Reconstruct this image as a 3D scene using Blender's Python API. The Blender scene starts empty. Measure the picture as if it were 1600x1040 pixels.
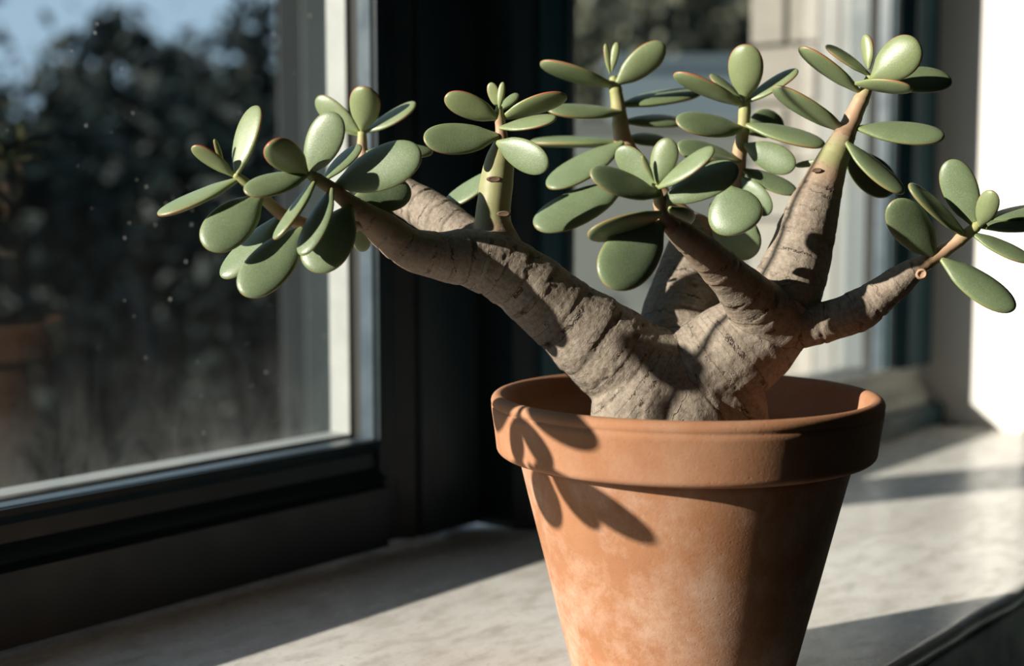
import bpy, bmesh, math, random
import numpy as np
from mathutils import Vector, Matrix, noise

# ------------------------------------------------------------------ camera, light, exposure
scene = bpy.context.scene
COL = scene.collection
FPX = 2222.0                      # focal length in pixels of a 1600 px wide frame (50 mm lens)
CAM_H = 0.255                     # camera height above the sill top (sill top is z = 0)
TILT = math.atan((520 - 312) / FPX)
HEAD = math.radians(39.0)         # angle between the view axis and the window wall (world X)
FWD = Vector((math.cos(HEAD), math.sin(HEAD), 0))
RGT = Vector((math.sin(HEAD), -math.cos(HEAD), 0))
UP = Vector((0, 0, 1))
CAM = Vector((0, 0, CAM_H))

cam_data = bpy.data.cameras.new('camera')
cam_data.sensor_width = 36.0
cam_data.lens = 50.0
cam_data.clip_start = 0.02
cam_data.clip_end = 200
cam = bpy.data.objects.new('camera', cam_data)
COL.objects.link(cam)
look = (FWD * math.cos(TILT) - UP * math.sin(TILT)).normalized()
cam.location = CAM
cam.rotation_euler = look.to_track_quat('-Z', 'Y').to_euler()
cam_data.dof.use_dof = True
cam_data.dof.focus_distance = 0.70
cam_data.dof.aperture_fstop = 5.0
scene.camera = cam

SUN_EL = math.radians(20.0)
SUN_AZ = math.radians(28.0)       # angle between the light and the window wall
SUN_H = Vector((math.cos(SUN_AZ), -math.sin(SUN_AZ), 0))
SUN_DIR = (SUN_H * math.cos(SUN_EL) - UP * math.sin(SUN_EL)).normalized()
sun_data = bpy.data.lights.new('sun', 'SUN')
sun_data.energy = 11.0
sun_data.angle = math.radians(0.55)
sun_data.color = (1.0, 0.915, 0.80)
sun = bpy.data.objects.new('sun', sun_data)
sun.rotation_euler = SUN_DIR.to_track_quat('-Z', 'Y').to_euler()
sun.location = (-3, 3, 3)
COL.objects.link(sun)

world = bpy.data.worlds.new('world')
scene.world = world
world.use_nodes = True
wn = world.node_tree
wbg = wn.nodes['Background']
wbg.inputs['Color'].default_value = (0.40, 0.56, 0.72, 1)
wbg.inputs['Strength'].default_value = 1.0

scene.view_settings.view_transform = 'Standard'
scene.view_settings.look = 'None'
scene.view_settings.exposure = 0.0
scene.view_settings.gamma = 1.0
scene.view_settings.use_curve_mapping = False

# ------------------------------------------------------------------ helpers
def ray(u, v):
    d = look + RGT * ((u - 800) / FPX)
    upc = (UP * math.cos(TILT) + FWD * math.sin(TILT))
    return d + upc * (-(v - 520) / FPX)

def P(u, v, d=0.0):
    """point on the ray of pixel (u, v) at horizontal forward distance 0.73 m + d cm"""
    r = ray(u, v)
    return CAM + r * ((0.73 + d * 0.01) / r.dot(FWD))

def PZ(u, v, z=0.0):
    r = ray(u, v)
    return CAM + r * ((z - CAM_H) / r.z)

def at(u, v, dist):
    r = ray(u, v)
    return CAM + r * (dist / r.dot(FWD))

def pxm(d=0.0):
    return (0.73 + d * 0.01) / FPX

def tag(o, label=None, cat=None, group=None, kind=None):
    if label: o['label'] = label
    if cat: o['category'] = cat
    if group: o['group'] = group
    if kind: o['kind'] = kind
    return o

def link(o, parent=None):
    COL.objects.link(o)
    if parent is not None:
        o.parent = parent
        bpy.context.view_layer.update()
        o.matrix_parent_inverse = parent.matrix_world.inverted()
    return o

def empty(name, loc=(0, 0, 0)):
    o = bpy.data.objects.new(name, None)
    o.empty_display_size = 0.05
    o.location = loc
    COL.objects.link(o)
    bpy.context.view_layer.update()
    return o

def mesh_obj(name, verts, faces, mat, parent=None, smooth=False):
    me = bpy.data.meshes.new(name)
    me.from_pydata([tuple(v) for v in verts], [], faces)
    me.update()
    if smooth:
        me.polygons.foreach_set('use_smooth', [True] * len(me.polygons))
    if mat: me.materials.append(mat)
    o = bpy.data.objects.new(name, me)
    return link(o, parent)

def bm_obj(name, bm, mat, parent=None, smooth=False, bevel=0.0, seg=2):
    bmesh.ops.recalc_face_normals(bm, faces=bm.faces)
    me = bpy.data.meshes.new(name)
    bm.to_mesh(me); bm.free()
    if smooth:
        me.polygons.foreach_set('use_smooth', [True] * len(me.polygons))
    if mat: me.materials.append(mat)
    o = bpy.data.objects.new(name, me)
    link(o, parent)
    if bevel > 0:
        m = o.modifiers.new('bevel', 'BEVEL'); m.width = bevel; m.segments = seg
        m.limit_method = 'ANGLE'; m.angle_limit = math.radians(40)
    return o

def box(bm, x0, x1, y0, y1, z0, z1):
    vs = [bm.verts.new(p) for p in ((x0, y0, z0), (x1, y0, z0), (x1, y1, z0), (x0, y1, z0),
                                    (x0, y0, z1), (x1, y0, z1), (x1, y1, z1), (x0, y1, z1))]
    for f in ((0, 3, 2, 1), (4, 5, 6, 7), (0, 1, 5, 4), (1, 2, 6, 5), (2, 3, 7, 6), (3, 0, 4, 7)):
        bm.faces.new([vs[i] for i in f])

def box_obj(name, b, mat, parent=None, bevel=0.0):
    bm = bmesh.new(); box(bm, *b)
    return bm_obj(name, bm, mat, parent, bevel=bevel)

def prism(name, prof, axis, a0, a1, mat, parent=None, bevel=0.0):
    """extrude a 2-D profile; axis 'x': prof = (y, z); axis 'z': prof = (x, y)"""
    bm = bmesh.new()
    def mk(p, a):
        return (a, p[0], p[1]) if axis == 'x' else (p[0], p[1], a)
    A = [bm.verts.new(mk(p, a0)) for p in prof]
    B = [bm.verts.new(mk(p, a1)) for p in prof]
    n = len(prof)
    bm.faces.new(A); bm.faces.new(B[::-1])
    for i in range(n):
        bm.faces.new((A[i], A[(i + 1) % n], B[(i + 1) % n], B[i]))
    return bm_obj(name, bm, mat, parent, bevel=bevel)

def spline(pts, n):
    """Catmull-Rom through rows of numbers, n samples per span"""
    p = np.array(pts, float)
    p = np.vstack([2 * p[0] - p[1], p, 2 * p[-1] - p[-2]])
    out = []
    for i in range(1, len(p) - 2):
        for k in range(n):
            t = k / n
            a, b, c, d = p[i - 1], p[i], p[i + 1], p[i + 2]
            out.append(0.5 * ((2 * b) + (-a + c) * t + (2 * a - 5 * b + 4 * c - d) * t * t + (-a + 3 * b - 3 * c + d) * t ** 3))
    out.append(p[-2])
    return np.array(out)

def tube_arrays(pts, rad, seg=14, wob=None):
    """closed tube around points; returns verts, faces"""
    pts = [Vector(p) for p in pts]
    n = len(pts)
    verts, faces = [], []
    tan = [(pts[min(i + 1, n - 1)] - pts[max(i - 1, 0)]).normalized() for i in range(n)]
    ref = Vector((0.3, 0.9, 0.2)).normalized()
    e1 = (ref - tan[0] * ref.dot(tan[0])).normalized()
    for i in range(n):
        e1 = (e1 - tan[i] * e1.dot(tan[i])).normalized()
        e2 = tan[i].cross(e1)
        for k in range(seg):
            a = 2 * math.pi * k / seg
            r = rad[i] * (wob(i, a) if wob else 1.0)
            verts.append(pts[i] + (e1 * math.cos(a) + e2 * math.sin(a)) * r)
    for i in range(n - 1):
        for k in range(seg):
            k2 = (k + 1) % seg
            faces.append((i * seg + k, i * seg + k2, (i + 1) * seg + k2, (i + 1) * seg + k))
    c0 = len(verts); verts.append(pts[0] - tan[0] * rad[0] * 0.35)
    c1 = len(verts); verts.append(pts[-1] + tan[-1] * rad[-1] * 0.35)
    for k in range(seg):
        k2 = (k + 1) % seg
        faces.append((c0, k2, k))
        faces.append((c1, (n - 1) * seg + k, (n - 1) * seg + k2))
    return verts, faces

# ------------------------------------------------------------------ materials
class NT:
    def __init__(self, name):
        self.m = bpy.data.materials.new(name); self.m.use_nodes = True
        self.t = self.m.node_tree
        self.b = self.t.nodes['Principled BSDF']
        self.out = self.t.nodes['Material Output']
    def n(self, typ, **kw):
        nd = self.t.nodes.new(typ)
        for k, v in kw.items():
            if k.startswith('i_'): nd.inputs[k[2:].replace('_', ' ')].default_value = v
            else: setattr(nd, k, v)
        return nd
    def l(self, a, b): self.t.links.new(a, b)
    def coord(self, scale=(1, 1, 1), kind='Object'):
        c = self.n('ShaderNodeTexCoord'); mp = self.n('ShaderNodeMapping')
        mp.inputs['Scale'].default_value = scale
        self.l(c.outputs[kind], mp.inputs['Vector']); return mp.outputs['Vector']
    def noise(self, vec, scale, detail=4, rough=0.55, dist=0.0):
        nd = self.n('ShaderNodeTexNoise')
        nd.inputs['Scale'].default_value = scale; nd.inputs['Detail'].default_value = detail
        nd.inputs['Roughness'].default_value = rough; nd.inputs['Distortion'].default_value = dist
        if vec is not None: self.l(vec, nd.inputs['Vector'])
        return nd.outputs['Fac']
    def ramp(self, fac, stops, interp='LINEAR'):
        r = self.n('ShaderNodeValToRGB'); r.color_ramp.interpolation = interp
        e = r.color_ramp.elements
        while len(e) < len(stops): e.new(0.5)
        for el, (p, c) in zip(e, stops):
            el.position = p
            el.color = (c, c, c, 1) if isinstance(c, (int, float)) else (*c, 1)
        self.l(fac, r.inputs['Fac']); return r.outputs['Color']
    def mix(self, fac, a, b, mode='MIX'):
        m = self.n('ShaderNodeMix', data_type='RGBA', blend_type=mode)
        for sock, val in ((m.inputs[0], fac), (m.inputs[6], a), (m.inputs[7], b)):
            if isinstance(val, (int, float)): sock.default_value = val
            elif isinstance(val, tuple): sock.default_value = (*val, 1)
            else: self.l(val, sock)
        return m.outputs[2]
    def math(self, op, a, b=None, clamp=False):
        m = self.n('ShaderNodeMath', operation=op, use_clamp=clamp)
        for s, v in ((m.inputs[0], a), (m.inputs[1], b)):
            if v is None: continue
            if isinstance(v, (int, float)): s.default_value = v
            else: self.l(v, s)
        return m.outputs[0]
    def attr(self, name, out='Fac'):
        return self.n('ShaderNodeAttribute', attribute_name=name).outputs[out]
    def bump(self, h, strength=0.3, dist=0.001, normal=None):
        b = self.n('ShaderNodeBump'); b.inputs['Strength'].default_value = strength
        b.inputs['Distance'].default_value = dist
        self.l(h, b.inputs['Height'])
        if normal is not None: self.l(normal, b.inputs['Normal'])
        return b.outputs['Normal']
    def set(self, color=None, rough=None, normal=None, spec=None):
        for key, v in (('Base Color', color), ('Roughness', rough), ('Normal', normal), ('Specular IOR Level', spec)):
            if v is None: continue
            s = self.b.inputs[key]
            if isinstance(v, (int, float)): s.default_value = v
            elif isinstance(v, tuple): s.default_value = (*v, 1)
            else: self.l(v, s)
        return self.m

def plain(name, c, rough=0.6, var=0.25, scale=20.0, spec=0.3):
    t = NT(name); v = t.coord()
    n = t.noise(v, scale, 5)
    col = t.mix(n, tuple(x * (1 - var) for x in c), tuple(min(1, x * (1 + var)) for x in c))
    return t.set(col, rough, None, spec)

def make_terracotta():
    t = NT('terracotta'); v = t.coord()
    big = t.noise(v, 14, 5, 0.6, 0.4); mid = t.noise(v, 55, 6, 0.65); fine = t.noise(v, 900, 3, 0.6)
    base = t.mix(t.ramp(big, [(0.35, 0.0), (0.68, 1.0)]), (0.335, 0.160, 0.082), (0.410, 0.196, 0.100))
    base = t.mix(t.ramp(mid, [(0.3, 0.0), (0.75, 0.6)]), base, (0.30, 0.124, 0.060))
    # pale lime bloom, mostly on the body below the rim and in blotches
    blo = t.noise(v, 26, 9, 0.74, 0.15)
    sep = t.n('ShaderNodeSeparateXYZ'); t.l(v, sep.inputs[0])
    band = t.ramp(sep.outputs['Z'], [(0.0, 1.0), (0.118, 0.75), (0.128, 0.30), (0.16, 0.2)])
    bl = t.math('MULTIPLY', t.ramp(blo, [(0.44, 0.0), (0.66, 0.75)]), band)
    base = t.mix(bl, base, (0.55, 0.385, 0.295))
    base = t.mix(t.ramp(fine, [(0.58, 0.0), (0.75, 0.35)]), base, (0.22, 0.08, 0.035))
    vor = t.n('ShaderNodeTexVoronoi'); vor.inputs['Scale'].default_value = 260; t.l(v, vor.inputs['Vector'])
    pit = t.ramp(vor.outputs['Distance'], [(0.05, 0.0), (0.16, 1.0)])
    h = t.math('ADD', t.math('MULTIPLY', fine, 0.5), t.math('ADD', t.math('MULTIPLY', mid, 0.8), t.math('MULTIPLY', pit, 0.35)))
    return t.set(base, 0.82, t.bump(h, 0.32, 0.0007), 0.25)

def make_leaf():
    t = NT('jade_leaf'); v = t.coord()
    e = t.attr('edge'); tt = t.attr('along'); yo = t.attr('young')
    n1 = t.noise(v, 120, 4, 0.6); n2 = t.noise(v, 1500, 3, 0.6)
    old = t.mix(n1, (0.112, 0.160, 0.082), (0.172, 0.226, 0.124))
    yng = t.mix(n1, (0.205, 0.242, 0.092), (0.270, 0.306, 0.140))
    col = t.mix(yo, old, yng)
    # waxy pale freckles
    col = t.mix(t.ramp(n2, [(0.50, 0.0), (0.72, 0.45)]), col, (0.29, 0.33, 0.235))
    # paler yellow-green rim, then a thin red margin towards the tip
    col = t.mix(t.ramp(e, [(0.90, 0.0), (0.985, 0.5)]), col, (0.25, 0.30, 0.085))
    red = t.math('MULTIPLY', t.ramp(t.math('ADD', e, t.math('MULTIPLY', yo, 0.035)), [(0.950, 0.0), (0.992, 1.0)]), t.ramp(tt, [(0.30, 0.0), (0.75, 1.0)]))
    red = t.math('MULTIPLY', red, t.math('ADD', 0.20, t.math('MULTIPLY', yo, 1.1)), True)
    col = t.mix(red, col, (0.40, 0.075, 0.045))
    # base of the leaf is paler
    col = t.mix(t.ramp(tt, [(0.0, 0.6), (0.16, 0.0)]), col, (0.27, 0.30, 0.10))
    h = t.math('ADD', t.math('MULTIPLY', n2, 0.45), t.math('MULTIPLY', n1, 0.55))
    t.b.inputs['Subsurface Weight'].default_value = 0.12
    t.b.inputs['Subsurface Radius'].default_value = (0.6, 1.0, 0.3)
    t.b.inputs['Subsurface Scale'].default_value = 0.003
    return t.set(col, t.ramp(n2, [(0.3, 0.33), (0.7, 0.50)]), t.bump(h, 0.22, 0.0007), 0.55)

def make_bark():
    t = NT('jade_bark'); v = t.coord()
    s = t.attr('along'); age = t.attr('age')
    n1 = t.noise(v, 45, 6, 0.62); n2 = t.noise(v, 420, 5, 0.65); n3 = t.noise(v, 120, 4, 0.6, 0.8)
    cmb = t.n('ShaderNodeCombineXYZ')
    t.l(t.math('ADD', t.math('MULTIPLY', s, 330.0), t.math('MULTIPLY', n1, 3.4)), cmb.inputs['X'])
    t.l(t.math('MULTIPLY', n3, 0.7), cmb.inputs['Y'])
    rings = t.noise(cmb.outputs[0], 1.0, 4, 0.7)
    bark = t.mix(n1, (0.205, 0.165, 0.130), (0.41, 0.345, 0.280))
    bark = t.mix(t.ramp(n2, [(0.35, 0.5), (0.62, 0.0)]), bark, (0.105, 0.076, 0.054))
    bark = t.mix(t.ramp(rings, [(0.52, 0.0), (0.70, 0.55)]), bark, (0.40, 0.335, 0.265))
    bark = t.mix(t.ramp(rings, [(0.28, 0.75), (0.42, 0.0)]), bark, (0.085, 0.060, 0.044))
    tan = t.mix(n1, (0.27, 0.175, 0.115), (0.38, 0.275, 0.19))
    green = t.mix(n1, (0.235, 0.235, 0.105), (0.34, 0.325, 0.17))
    col = t.mix(t.ramp(age, [(0.10, 0.0), (0.45, 1.0)]), bark, tan)
    col = t.mix(t.ramp(age, [(0.55, 0.0), (0.80, 1.0)]), col, green)
    vo = t.n('ShaderNodeTexVoronoi', voronoi_dimensions='1D', feature='DISTANCE_TO_EDGE'); vo.inputs['Scale'].default_value = 1.0
    t.l(t.math('ADD', t.math('MULTIPLY', s, 88.0), t.math('ADD', t.math('MULTIPLY', n1, 1.5), t.math('MULTIPLY', n3, 0.22))), vo.inputs['W'])
    line = t.math('MULTIPLY', t.ramp(vo.outputs['Distance'], [(0.008, 1.0), (0.042, 0.0)]), t.ramp(t.noise(v, 60, 3, 0.6), [(0.44, 0.0), (0.56, 1.0)]))
    line = t.math('MULTIPLY', line, t.ramp(age, [(0.15, 1.0), (0.6, 0.25)]))
    crack = t.math('MAXIMUM', t.attr('crack'), line)
    col = t.mix(t.math('MULTIPLY', crack, 0.85), col, (0.045, 0.030, 0.021))
    h = t.math('ADD', t.math('MULTIPLY', n2, 0.6), t.math('ADD', t.math('MULTIPLY', rings, 0.9), t.math('MULTIPLY', n3, 0.35)))
    h = t.math('SUBTRACT', h, t.math('MULTIPLY', line, 0.9))
    amt = t.ramp(age, [(0.1, 0.75), (0.8, 0.12)])
    b = t.n('ShaderNodeBump'); b.inputs['Distance'].default_value = 0.0010
    t.l(amt, b.inputs['Strength']); t.l(h, b.inputs['Height'])
    return t.set(col, t.ramp(age, [(0.1, 0.78), (0.8, 0.5)]), b.outputs['Normal'], 0.3)

def make_stem():
    t = NT('jade_stem'); v = t.coord()
    k = t.attr('along')
    n1 = t.noise(v, 160, 4, 0.6); n2 = t.noise(v, 900, 3, 0.6)
    low = t.mix(n1, (0.20, 0.125, 0.075), (0.30, 0.20, 0.125))
    mid = t.mix(n1, (0.40, 0.235, 0.15), (0.46, 0.32, 0.20))
    top = t.mix(n1, (0.30, 0.32, 0.12), (0.40, 0.40, 0.18))
    c = t.mix(t.ramp(k, [(0.1, 0.0), (0.45, 1.0)]), low, mid)
    c = t.mix(t.ramp(k, [(0.6, 0.0), (0.92, 1.0)]), c, top)
    return t.set(c, 0.5, t.bump(t.math('ADD', n1, t.math('MULTIPLY', n2, 0.4)), 0.2, 0.0008), 0.35)

def make_stone():
    t = NT('sill_stone'); v = t.coord()
    a = t.noise(v, 7, 6, 0.6, 0.5); b = t.noise(t.coord((1, 2.2, 1)), 34, 7, 0.65); c = t.noise(v, 260, 4, 0.6)
    col = t.mix(t.ramp(a, [(0.3, 0.0), (0.7, 1.0)]), (0.62, 0.59, 0.55), (0.80, 0.78, 0.745))
    col = t.mix(t.ramp(b, [(0.34, 0.8), (0.54, 0.0)]), col, (0.47, 0.43, 0.385))
    col = t.mix(t.ramp(b, [(0.58, 0.0), (0.75, 0.5)]), col, (0.84, 0.82, 0.78))
    col = t.mix(t.ramp(c, [(0.30, 0.5), (0.42, 0.0)]), col, (0.22, 0.19, 0.165))
    rough = t.ramp(b, [(0.3, 0.34), (0.7, 0.22)])
    return t.set(col, rough, t.bump(t.math('ADD', t.math('MULTIPLY', b, 0.5), t.math('MULTIPLY', c, 0.3)), 0.10, 0.0006), 0.5)

def make_paint(name, c, worn, rough=0.42, amount=0.5):
    t = NT(name); v = t.coord()
    a = t.noise(v, 30, 6, 0.65); b = t.noise(v, 260, 5, 0.7)
    col = t.mix(a, tuple(x * 0.75 for x in c), tuple(x * 1.25 for x in c))
    w = t.math('MULTIPLY', t.ramp(b, [(0.60, 0.0), (0.70, 1.0)]), t.ramp(a, [(0.45, 0.0), (0.65, amount)]))
    col = t.mix(w, col, worn)
    return t.set(col, t.ramp(a, [(0.3, rough - 0.08), (0.7, rough + 0.14)]), t.bump(t.math('ADD', a, t.math('MULTIPLY', b, 0.4)), 0.15, 0.0012), 0.4)

def make_wall(name, c):
    t = NT(name); v = t.coord()
    a = t.noise(v, 5, 4); b = t.noise(v, 90, 5)
    col = t.mix(a, tuple(x * 0.96 for x in c), tuple(min(1, x * 1.03) for x in c))
    return t.set(col, 0.85, t.bump(b, 0.08, 0.001), 0.2)

def make_glass():
    """clear reflecting pane with a film of dust, specks and drip marks"""
    t = NT('window_glass'); v = t.coord()
    t.t.nodes.remove(t.b)
    tr = t.n('ShaderNodeBsdfTransparent'); tr.inputs['Color'].default_value = (0.93, 0.96, 0.95, 1)
    gl = t.n('ShaderNodeBsdfGlossy'); gl.inputs['Roughness'].default_value = 0.012
    wav = t.noise(v, 5.0, 2)
    t.l(t.bump(wav, 0.05, 0.01), gl.inputs['Normal'])
    geo = t.n('ShaderNodeNewGeometry'); dot = t.n('ShaderNodeVectorMath', operation='DOT_PRODUCT')
    t.l(geo.outputs['Incoming'], dot.inputs[0]); t.l(geo.outputs['Normal'], dot.inputs[1])
    graz = t.math('SUBTRACT', 1.0, t.math('ABSOLUTE', dot.outputs['Value']), True)
    fres = t.math('ADD', 0.04, t.math('MULTIPLY', t.math('POWER', graz, 5.0), 0.96))     # Schlick, both sides alike
    m1 = t.n('ShaderNodeMixShader')
    t.l(t.math('MULTIPLY', fres, 1.8, True), m1.inputs[0]); t.l(tr.outputs[0], m1.inputs[1]); t.l(gl.outputs[0], m1.inputs[2])
    df = t.n('ShaderNodeBsdfDiffuse'); df.inputs['Color'].default_value = (0.72, 0.72, 0.68, 1)
    tl = t.n('ShaderNodeBsdfTranslucent'); tl.inputs['Color'].default_value = (0.72, 0.72, 0.68, 1)
    dm = t.n('ShaderNodeMixShader'); dm.inputs[0].default_value = 0.5
    t.l(df.outputs[0], dm.inputs[1]); t.l(tl.outputs[0], dm.inputs[2])
    vor = t.n('ShaderNodeTexVoronoi'); vor.inputs['Scale'].default_value = 75; t.l(v, vor.inputs['Vector'])
    big = t.noise(v, 9, 3)
    speck = t.math('MULTIPLY', t.ramp(vor.outputs['Distance'], [(0.03, 1.0), (0.10, 0.0)]), t.ramp(big, [(0.42, 0.0), (0.60, 0.5)]))
    sep = t.n('ShaderNodeSeparateXYZ'); t.l(v, sep.inputs[0])
    film = t.noise(t.coord((1, 1, 0.45)), 26, 6, 0.65, 0.6)
    low = t.ramp(sep.outputs['Z'], [(0.080, 1.0), (0.100, 0.55), (0.16, 0.10), (0.26, 0.006)])      # grime gathers along the bottom edge
    dust = t.math('ADD', t.math('MULTIPLY', t.ramp(film, [(0.30, 0.0), (0.75, 0.22)]), low), 0.0006)
    m2 = t.n('ShaderNodeMixShader')
    t.l(t.math('ADD', dust, speck, True), m2.inputs[0]); t.l(m1.outputs[0], m2.inputs[1]); t.l(dm.outputs[0], m2.inputs[2])
    t.l(m2.outputs[0], t.out.inputs['Surface'])
    return t.m

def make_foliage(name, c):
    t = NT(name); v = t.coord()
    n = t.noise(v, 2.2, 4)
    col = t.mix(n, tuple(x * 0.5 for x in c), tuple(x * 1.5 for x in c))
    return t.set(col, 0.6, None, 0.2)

M = dict(
    terracotta=make_terracotta(), leaf=make_leaf(), bark=make_bark(), stem=make_stem(), stone=make_stone(),
    navy=make_paint('navy_paint', (0.0085, 0.020, 0.026), (0.05, 0.045, 0.04)),
    bead=make_paint('slate_blue_paint', (0.055, 0.078, 0.098), (0.16, 0.15, 0.14), 0.3),
    teal=make_paint('teal_paint', (0.011, 0.052, 0.068), (0.03, 0.05, 0.05)),
    white_paint=make_paint('white_outer_paint', (0.225, 0.235, 0.225), (0.2, 0.28, 0.25), 0.5),
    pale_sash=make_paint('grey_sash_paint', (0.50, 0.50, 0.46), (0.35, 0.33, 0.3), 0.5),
    groove=plain('glazing_groove', (0.03, 0.03, 0.028), 0.8),
    wall_white=make_wall('white_plaster', (0.80, 0.78, 0.75)),
    wall_room=make_wall('room_plaster', (0.25, 0.31, 0.31)),
    mortar=plain('pale_mortar', (0.185, 0.173, 0.15), 0.9, 0.2, 60.0),
    jamb_stone=plain('jamb_stone', (0.215, 0.202, 0.176), 0.9, 0.22, 45.0),
    outer_grey=make_paint('grey_green_outer_paint', (0.075, 0.092, 0.092), (0.12, 0.12, 0.11), 0.5),
    outer_pale=make_paint('pale_outer_paint', (0.098, 0.102, 0.096), (0.10, 0.12, 0.11), 0.5),
    floorm=plain('floor_boards', (0.10, 0.065, 0.04), 0.5),
    glass=make_glass(),
    soil=plain('potting_soil', (0.035, 0.024, 0.017), 0.95, 0.5, 300),
    scar=plain('leaf_scar_brown', (0.15, 0.095, 0.06), 0.85, 0.5, 600),
    cut=plain('cut_wood', (0.38, 0.24, 0.16), 0.8, 0.4, 700),
    ground=plain('garden_ground', (0.05, 0.055, 0.04), 0.9, 0.4, 1.0),
    tree_trunk=plain('tree_bark', (0.045, 0.035, 0.025), 0.9),
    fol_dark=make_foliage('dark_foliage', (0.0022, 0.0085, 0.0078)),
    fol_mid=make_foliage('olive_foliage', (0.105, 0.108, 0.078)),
    garden_wall=plain('grey_garden_wall', (0.150, 0.158, 0.140), 0.9, 0.15, 2.0),
    shed=plain('blue_grey_boards', (0.115, 0.15, 0.17), 0.7, 0.12, 2.0),
    post_grey=plain('grey_post_paint', (0.014, 0.019, 0.021), 0.6, 0.3, 12.0),
    post_light=plain('light_grey_post_paint', (0.030, 0.041, 0.043), 0.6, 0.3, 12.0),
)

# ------------------------------------------------------------------ the room and window wall
# world X runs along the window wall (away from the camera), +Y points outdoors
WX0, WX1 = -1.30, 1.56            # window opening
YIN = 0.536                       # room face of the window wall
ZTOP = 1.35
def struct(o, label=None): return tag(o, label, None, None, 'structure')

struct(box_obj('wall_right', (WX1, 3.4, YIN, 0.70, -0.06, 2.0), M['wall_white'], bevel=0.002), 'white plastered window reveal on the right, half in sun')
jamb = struct(box_obj('trim_4', (WX1 + 0.004, 2.2, 0.70, 0.880, -0.9, 2.0), M['mortar']), 'weathered stone block jamb outside the right window')
for k in range(21):                                  # stone blocks of the outer jamb, with recessed joints
    z = -0.12 + k * 0.07
    cut = 0.795 if k % 2 else 0.835
    for (y0, y1) in ((0.792, cut - 0.003), (cut + 0.003, 0.884)):
        if y1 - y0 < 0.012: continue
        box_obj('stone_block', (WX1 - 0.002 - 0.002 * ((k * 7) % 3), WX1 + 0.05, y0, y1, z + 0.003, z + 0.067), M['jamb_stone'], jamb, 0.002)
struct(box_obj('trim_5', (WX1 - 0.010, WX1 + 0.02, 0.764, 0.788, -0.02, 1.5), M['outer_pale'], bevel=0.002), 'pale outer frame strip beside the stone jamb')
struct(box_obj('trim_6', (WX1 - 0.006, WX1 + 0.02, 0.702, 0.764, -0.02, 1.5), M['outer_grey'], bevel=0.002), 'grey-green outer frame board beside the right sash')
struct(box_obj('wall_left', (-2.6, WX0, YIN, 0.80, -0.06, 2.0), M['wall_white']), 'white plastered window reveal outside the frame')
bm = bmesh.new(); box(bm, -2.6, 3.4, YIN, 0.88, -0.95, -0.077); box(bm, WX0, WX1, YIN, 0.88, ZTOP, 2.0)
struct(bm_obj('wall_back', bm, M['wall_room']), 'room wall below and above the window')
struct(box_obj('wall_front', (-2.6, 3.4, -2.7, -2.6, -0.95, 2.0), M['wall_room']), 'dim room wall behind the viewer')
struct(box_obj('wall_west', (-2.7, -2.6, -2.7, 0.88, -0.95, 2.0), M['wall_room']), 'dim room wall at the near end')
struct(box_obj('wall_east', (3.4, 3.5, -2.7, 0.88, -0.95, 2.0), M['wall_room']), 'dim room wall at the far end')
struct(box_obj('floor', (-2.7, 3.5, -2.7, 0.88, -1.05, -0.95), M['floorm']), 'dark boarded room floor')
struct(box_obj('ceiling', (-2.7, 3.5, -2.7, 0.88, 2.0, 2.1), M['wall_room']), 'dim room ceiling')

# stone sill with a softly worn nosing, painted board under it
SY0 = 0.314
def make_sill():
    bm = bmesh.new()
    rows = []
    prof = [(0.80, -0.022), (0.80, 0.0), (0.70, 0.0), (0.55, 0.0), (0.42, 0.0), (0.345, 0.0), (0.3225, 0.0)]
    r = 0.006
    for k in range(0, 9):
        a = math.pi * k / 8
        prof.append((SY0 + r - r * math.sin(a), -r + r * math.cos(a)))
    prof += [(0.3225, -0.0122), (0.345, -0.022), (0.55, -0.022)]
    nx = 160
    x0, x1 = WX0, WX1
    for i in range(nx + 1):
        x = x0 + (x1 - x0) * i / nx
        row = []
        for (y, z) in prof:
            w = max(0.0, 1 - abs(y - SY0) / 0.03)
            dn = 0.0030 * noise.noise(Vector((x * 22, 1.3, 0))) + 0.0016 * noise.noise(Vector((x * 90, 4.3, 0)))
            row.append(bm.verts.new((x, y + w * dn, z - w * 0.25 * abs(dn))))
        rows.append(row)
    n = len(prof)
    for i in range(nx):
        for k in range(n):
            k2 = (k + 1) % n
            bm.faces.new((rows[i][k], rows[i + 1][k], rows[i + 1][k2], rows[i][k2]))
    bm.faces.new(rows[0]); bm.faces.new(rows[-1][::-1])
    return bm
sill = struct(bm_obj('trim_1', make_sill(), M['stone'], smooth=True), 'pale mottled stone window sill under the pot')
me = sill.data
me.attributes.new('sharp_edge', 'BOOLEAN', 'EDGE')
struct(box_obj('trim_2', (WX0, WX1, SY0 + 0.003, SY0 + 0.026, -0.075, -0.0124), M['teal'], bevel=0.002), 'dark teal board under the front edge of the sill')

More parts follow.
